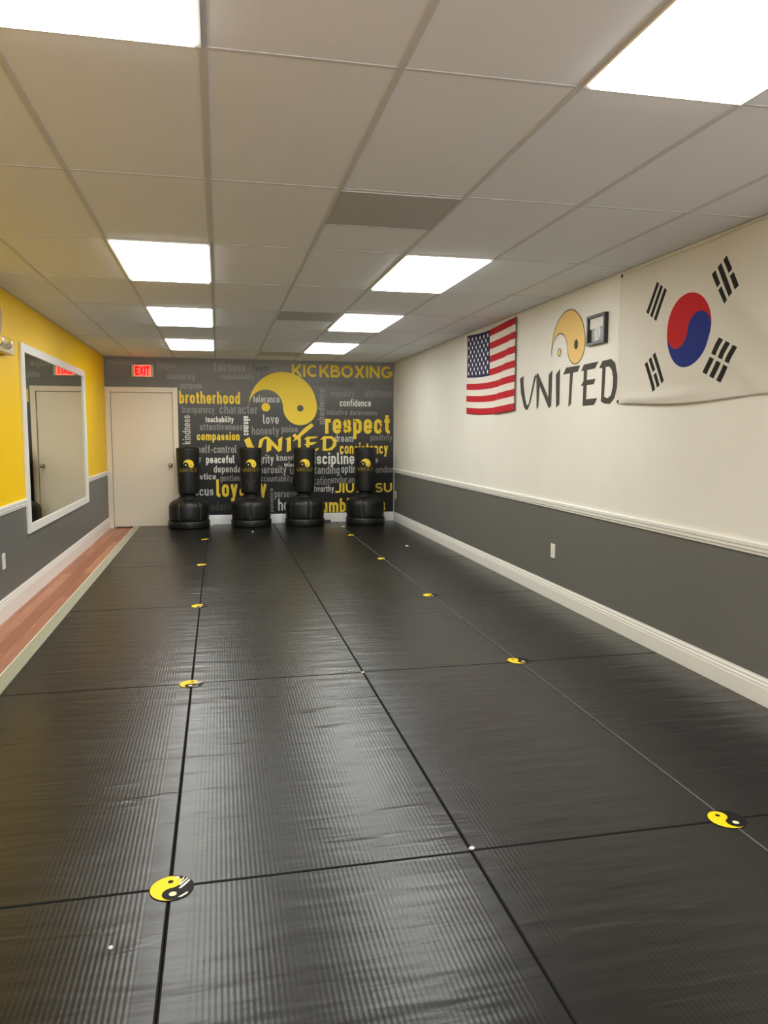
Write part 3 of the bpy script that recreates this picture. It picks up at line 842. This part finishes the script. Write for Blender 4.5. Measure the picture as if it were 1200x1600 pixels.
make_bag(2.283, 11.985, 'rightmost black standing bag, nearest the flag wall', -1.70)

# ================================================================== WALL LETTERING AND EMBLEM ON THE RIGHT WALL
dec = thing('wall_decal', 'painted gold emblem above dark grey brush-lettered word on the white wall', 'wall decal', (XR, 5.95, 2.05))
def on_right(d): return lambda y, z: (-d, y - 5.95, z - 2.05)
WALL_UNITED = {'U': [(6.957, 1.964), (6.868, 1.984), (6.863, 1.897), (6.817, 1.769), (6.774, 1.704), (6.734, 1.716), (6.644, 1.901), (6.625, 1.952), (6.572, 1.985), (6.579, 1.949), (6.689, 1.728), (6.754, 1.664), (6.788, 1.66), (6.843, 1.689), (6.926, 1.828)], 'N1': [(6.567, 1.969), (6.487, 1.917), (6.508, 1.687), (6.547, 1.66)], 'N2': [(6.579, 1.957), (6.538, 1.992), (6.299, 1.759), (6.241, 1.682), (6.284, 1.661)], 'N3': [(6.301, 1.954), (6.228, 1.987), (6.236, 1.684), (6.28, 1.662), (6.301, 1.755)], 'I': [(6.158, 1.945), (6.075, 1.989), (6.072, 1.688), (6.137, 1.665)], 'T1': [(6.017, 1.933), (5.958, 1.988), (5.706, 1.986), (5.746, 1.938)], 'T3': [(5.884, 1.939), (5.832, 1.939), (5.854, 1.684), (5.901, 1.663)], 'E1': [(5.689, 1.937), (5.645, 1.985), (5.402, 1.989), (5.457, 1.94)], 'E2': [(5.642, 1.947), (5.586, 1.95), (5.59, 1.712), (5.407, 1.713), (5.457, 1.663), (5.646, 1.661)], 'E3': [(5.687, 1.82), (5.637, 1.859), (5.444, 1.863), (5.468, 1.822)], 'D': [(5.394, 1.937), (5.343, 1.987), (5.213, 1.99), (5.152, 1.956), (5.114, 1.861), (5.115, 1.778), (5.149, 1.7), (5.212, 1.661), (5.292, 1.667), (5.35, 1.684), (5.342, 1.933)], 'Dh': [(5.292, 1.937), (5.238, 1.936), (5.2, 1.909), (5.176, 1.851), (5.178, 1.782), (5.202, 1.724), (5.251, 1.705), (5.303, 1.718)]}
for grp in ('U', 'N1 N2 N3', 'I', 'T1 T3', 'E1 E2 E3', 'D'):
    bm = bm_new()
    for i, key in enumerate(grp.split()):
        fill_poly(bm, WALL_UNITED[key], [WALL_UNITED['Dh']] if key == 'D' else (), on_right(.0015 + i * .0002))
    obj('painted_letter', bm, M['wordmark_grey'], dec)['label'] = 'dark grey letter ' + grp[0]
M['gold_print'] = mat('gold_print', srgb(232, 194, 112), 0.5, 0.3)
R, yc, zc, an = .311, 5.943, 2.142, math.radians(6.1)
rot = lambda a, b: (yc - (a * math.cos(an) - b * math.sin(an)), zc + a * math.sin(an) + b * math.cos(an))
bm = bm_new()
fill_poly(bm, [rot(a, b) for a, b in teardrop(R)], [[rot(R / 2 + a, b * 1.15) for a, b in circle(0, 0, .035)]], on_right(.0015), 0, 0)
fill_poly(bm, [rot(-R / 2 + a, b) for a, b in circle(0, 0, .030)], (), on_right(.0015), 0, 0)
fill_poly(bm, [rot(R / 2 + a, b * 1.15) for a, b in circle(0, 0, .036)], (), on_right(.0010), 0, 1)
for loop in ([rot(a, b) for a, b in teardrop(R)], [rot(-R / 2 + a, b) for a, b in circle(0, 0, .030)]):
    add_quads(bm, stroke_quads(loop, True, .008), on_right(.0022), 1)
obj('emblem', bm, [M['gold_print'], M['wordmark_grey']], dec)['label'] = 'gold yin-yang half disc with a dark outline'

# ================================================================== PICTURE
pic = thing('picture_frame', 'small black framed photograph hung between the gold emblem and the large flag', 'picture', (XR, 5.415, 2.228))
bm = bm_new()
a, b = .142, .112
for lo, hi in (((-a, -b), (a, -b + .022)), ((-a, b - .022), (a, b)), ((-a, -b + .022), (-a + .022, b - .022)), ((a - .022, -b + .022), (a, b - .022))):
    add_box(bm, (-.034, lo[0], lo[1]), (-.0005, hi[0], hi[1]), .002)
obj('frame', bm, mat('frame_black', (0.02, 0.019, 0.017), 0.35, 0.5), pic)
bm = bm_new()
add_box(bm, (-.014, -a + .020, -b + .020), (-.001, a - .020, b - .020), mi=0)
P_ = lambda d: (lambda u, v: (-d, -u, v))
fill_poly(bm, [(-.118, -.088), (.118, -.088), (.118, .018), (-.118, .010)], (), P_(.0146), 0, 1)
fill_poly(bm, [(-.035, -.086), (.02, -.080), (.05, -.04), (.052, .0), (.030, .014), (-.02, .012), (-.042, -.02)], (), P_(.0152), 0, 2)
fill_poly(bm, [(-.006, -.07), (.012, -.03), (.016, .006), (.006, .006), (.0, -.03)], (), P_(.0157), 0, 1)
obj('photograph', bm, [M['paper_white'], mat('photo_dark', srgb(60, 57, 52), 0.3, 0.5), mat('photo_pale', srgb(168, 166, 158), 0.3, 0.5)], pic)['label'] = 'black and white photograph, white above and dark below'

# ================================================================== FLAGS
def sm(a, b, x):
    t_ = max(0, min(1, (x - a) / (b - a))); return t_ * t_ * (3 - 2 * t_)

def cloth(name, fn, nu, nv, m, parent):
    bm = bm_new()
    g = [[bm.verts.new(fn(i / nu, j / nv)) for j in range(nv + 1)] for i in range(nu + 1)]
    uvl = bm.loops.layers.uv.new('flag')
    for i in range(nu):
        for j in range(nv):
            f = bm.faces.new((g[i][j], g[i + 1][j], g[i + 1][j + 1], g[i][j + 1])); f.smooth = True
            for l, (a, b) in zip(f.loops, ((i, j), (i + 1, j), (i + 1, j + 1), (i, j + 1))):
                l[uvl].uv = (a / nu, b / nv)
    o = obj(name, bm, m, parent)
    md = o.modifiers.new('thickness', 'SOLIDIFY'); md.thickness = .0012; md.offset = -1 if o.data.polygons[0].normal.x < 0 else 1
    return o

def uv_xy(nt):
    n = nt.nodes.new('ShaderNodeUVMap'); n.uv_map = 'flag'
    sp = nt.nodes.new('ShaderNodeSeparateXYZ'); nt.links.new(n.outputs[0], sp.inputs[0])
    return E(nt, sp.outputs[0]), E(nt, sp.outputs[1])

usf = thing('flag', 'red, white and blue starred and striped flag pinned on the white wall', 'flag', (XR, 7.8, 2.11), 0, 'flags pinned to the right wall')
m = mat('striped_cloth', (1, 1, 1), 0.75, 0.2); nt = m.node_tree
u, v = uv_xy(nt)
stripe = ((v * 6.5).op('FRACT')).lt(0.5)           # 13 stripes, red at both ends
canton = u.lt(0.5) * v.gt(6 / 13)
c1 = mixc(nt, stripe, srgb(228, 222, 212), srgb(188, 34, 46))
nt.links.new(mixc(nt, canton, c1, srgb(40, 42, 82)), nt.nodes['Principled BSDF'].inputs['Base Color'])
def us_fn(u, v):
    y = 8.55 - 1.505 * u
    top = 2.560 - .028 * math.sin(PI * min(1, u * 1.15)) ; bot = 1.672 - .026 * math.sin(PI * u) - .004 * u
    z = bot + (top - bot) * v
    d = u - (.62 + .36 * v)                        # diagonal fold
    x = .006 + .016 * sm(-.05, .05, d) + .007 * math.sin(u * 9 + v * 2) * math.sin(PI * u) * (1 - v * .5) + .006 * math.exp(-(d / .03) ** 2)
    x += .004 * math.sin(v * 7 + u * 3) * (1 - u)
    return (-max(.004, x), y - 7.8, z - 2.11)
cloth('cloth', us_fn, 110, 70, m, usf)
bm = bm_new()
for r in range(9):
    for c in range(6 if r % 2 == 0 else 5):
        cu = (.5 / 12) * (1 + 2 * c + (r % 2)); cv = 6 / 13 + (7 / 13) * (r + 1) / 10
        R_ = .030
        pts = []
        for k in range(10):
            rr = R_ if k % 2 == 0 else R_ * .46
            a = PI / 2 + k * PI / 5
            pts.append((cu + rr * math.cos(a) / 1.505, cv + rr * math.sin(a) / .89))
        fill_poly(bm, pts, (), lambda a, b: tuple(Vector(us_fn(a, b)) + Vector((-.0012, 0, 0))), 0)
obj('stars', bm, M['white_print'], usf)['label'] = 'fifty white stars'

krf = thing('flag', 'large white flag with red and blue roundel and four black bar groups', 'flag', (XR, 4.267, 2.075), 0, 'flags pinned to the right wall')
m = mat('roundel_cloth', (1, 1, 1), 0.75, 0.2); nt = m.node_tree
_, ex_, ey_, ez_ = coords(nt)
an = math.radians(-6)
uu = ey_ * -math.cos(an) + ez_ * math.sin(an)      # u to the right as seen from the room
vv = ey_ * math.sin(an) + ez_ * math.cos(an)
R = .2235
inside = (uu * uu + vv * vv).lt(R * R)
left = ((uu + R / 2) * (uu + R / 2) + vv * vv).lt(R * R / 4)
right = ((uu - R / 2) * (uu - R / 2) + vv * vv).lt(R * R / 4)
red = (vv.gt(0.0).mx(left)) * right.inv()
col = mixc(nt, red, srgb(32, 48, 128), srgb(190, 30, 34))
cloth_c = mixc(nt, inside, srgb(216, 212, 202), col)
TRI = {'TL': [(4.626, 2.433), (4.746, 2.254), (4.499, 2.357), (1, 1, 1)], 'TR': [(3.921, 2.445), (3.801, 2.258), (4.046, 2.364), (0, 1, 0)],
       'BL': [(4.627, 1.978), (4.506, 1.784), (4.75, 1.911), (1, 0, 1)], 'BR': [(3.794, 1.923), (3.927, 1.735), (3.963, 1.996), (0, 0, 0)]}
mask = None
for A, B, D, bars in TRI.values():
    e1 = (B[0] - A[0], B[1] - A[1]); e2 = (D[0] - A[0], D[1] - A[1])
    det = e1[0] * e2[1] - e1[1] * e2[0]
    dy = ey_ + (4.267 - A[0]); dz = ez_ + (2.075 - A[1])
    s = (dy * e2[1] - dz * e2[0]) / det
    t_ = (dz * e1[0] - dy * e1[1]) / det
    for k, solid in enumerate(bars):
        bar = t_.between(k * .38, k * .38 + .235) * s.between(0.0, 1.0)
        if not solid: bar = bar * s.between(.455, .545).inv()
        mask = bar if mask is None else mask.mx(bar)
nt.links.new(mixc(nt, mask, cloth_c, srgb(34, 30, 28)), nt.nodes['Principled BSDF'].inputs['Base Color'])
KY0, KY1 = 5.085, 3.450
def kr_fn(u, v):
    y = KY0 + (KY1 - KY0) * u
    top = 2.570 - .006 * math.sin(PI * u); bot = 1.655 - .026 * math.sin(PI * min(1, u * 1.05)) ** 1.5
    z = bot + (top - bot) * v
    x = .010
    x += .020 * math.exp(-((v - .035 - .05 * u) / .035) ** 2) * sm(.0, .12, u) * sm(.75, .3, u)
    d = v - (1.55 - 1.25 * u)                      # long diagonal fold on the near side
    x += .014 * math.exp(-(d / .10) ** 2) * sm(.45, .8, u)
    d2 = v - (1.18 - 1.25 * u)
    x += .008 * math.exp(-(d2 / .07) ** 2) * sm(.4, .8, u)
    x += .004 * math.sin(u * 14 + v * 3) * sm(0, .1, v) + .003 * math.sin(u * 5 - v * 9)
    x += .010 * sm(.15, .0, v) * math.sin(PI * u)
    return (-max(.004, x), y - 4.267, z - 2.075)
cloth('cloth', kr_fn, 120, 80, m, krf)
for u, v in ((.006, .985), (.006, .02)):
    p = kr_fn(u, v)
    bm = bm_new()
    add_lathe(bm, [(.004, p[0] - .004), (.011, p[0] - .005), (.012, p[0] - .001), (.009, p[0] + .001)], (0, p[1] + .004, p[2]), 'X', 20)
    obj('grommet', bm, M['dark_slot'], krf)['label'] = 'dark corner grommet'

# ================================================================== OUTLET PLATES
def outlet(loc, s, label):
    t = thing('outlet_plate', label, 'outlet', loc, 0 if s > 0 else PI, 'white outlet plates')
    bm = bm_new(); add_box(bm, (.0005, -.040, -.062), (.008, .040, .062), .003); obj('cover_plate', bm, M['plastic_white'], t)
    for z in (-.021, .021):
        bm = bm_new(); add_box(bm, (.0082, -.017, z - .014), (.010, .017, z + .014), .0006); q = obj('socket', bm, M['plastic_white'], t)
        bm = bm_new()
        for y in (-.007, .007): add_box(bm, (.0101, y - .0012, z - .004), (.0104, y + .0012, z + .006))
        obj('slots', bm, M['dark_slot'], q)
outlet((XR, 6.12, .426), -1, 'white outlet plate midway along the grey lower wall under the flags')
outlet((XR, 12.20, .43), -1, 'white outlet plate in the corner beside the mural and rightmost bag')
outlet((XL, 6.43, .432), 1, 'white outlet plate on the grey wall left of the mirror')

# ================================================================== EMERGENCY LIGHT AND WALL DISC (LEFT WALL)
em = thing('emergency_light', 'beige emergency light unit with chrome lamp heads on the yellow wall', 'emergency light', (XL, 6.42, 2.115))
bm = bm_new(); add_box(bm, (.0005, -.40, -.055), (.070, .36, .055), .008); obj('housing', bm, M['plastic_beige'], em)
for yy in (-.10, -.34):
    bm = bm_new()
    c = (.125, yy - .02, -.010)
    add_lathe(bm, [(.012, .04), (.032, .036), (.044, .022), (.048, .0), (.048, -.014), (.045, -.016)], c, 'Y', 32)
    h_ = obj('lamp_head', bm, M['chrome'], em)
    bm = bm_new()
    add_lathe(bm, [(.045, -.017), (.038, -.010), (.026, -.002), (.012, -.006), (.004, -.012)], c, 'Y', 14)
    obj('reflector', bm, M['chrome'], h_)['label'] = 'faceted chrome reflector'
    bm = bm_new(); add_box(bm, (.066, yy - .012, -.022), (.085, yy + .012, .002), .003); obj('bracket', bm, M['plastic_white'], em)
dk = thing('wall_clock', 'pale round disc high on the yellow wall, cut by the left photo edge', 'clock', (XL, 6.455, 2.325))
bm = bm_new(); add_lathe(bm, [(.160, .0005), (.163, .012), (.158, .028), (.146, .032), (.142, .024)], (0, 0, 0), 'X', 56); obj('rim', bm, mat('clock_rim', srgb(190, 160, 140), 0.4, 0.5), dk)
bm = bm_new(); add_lathe(bm, [(.141, .018), (.141, .022)], (0, 0, 0), 'X', 48); obj('dial', bm, M['paper_white'], dk)
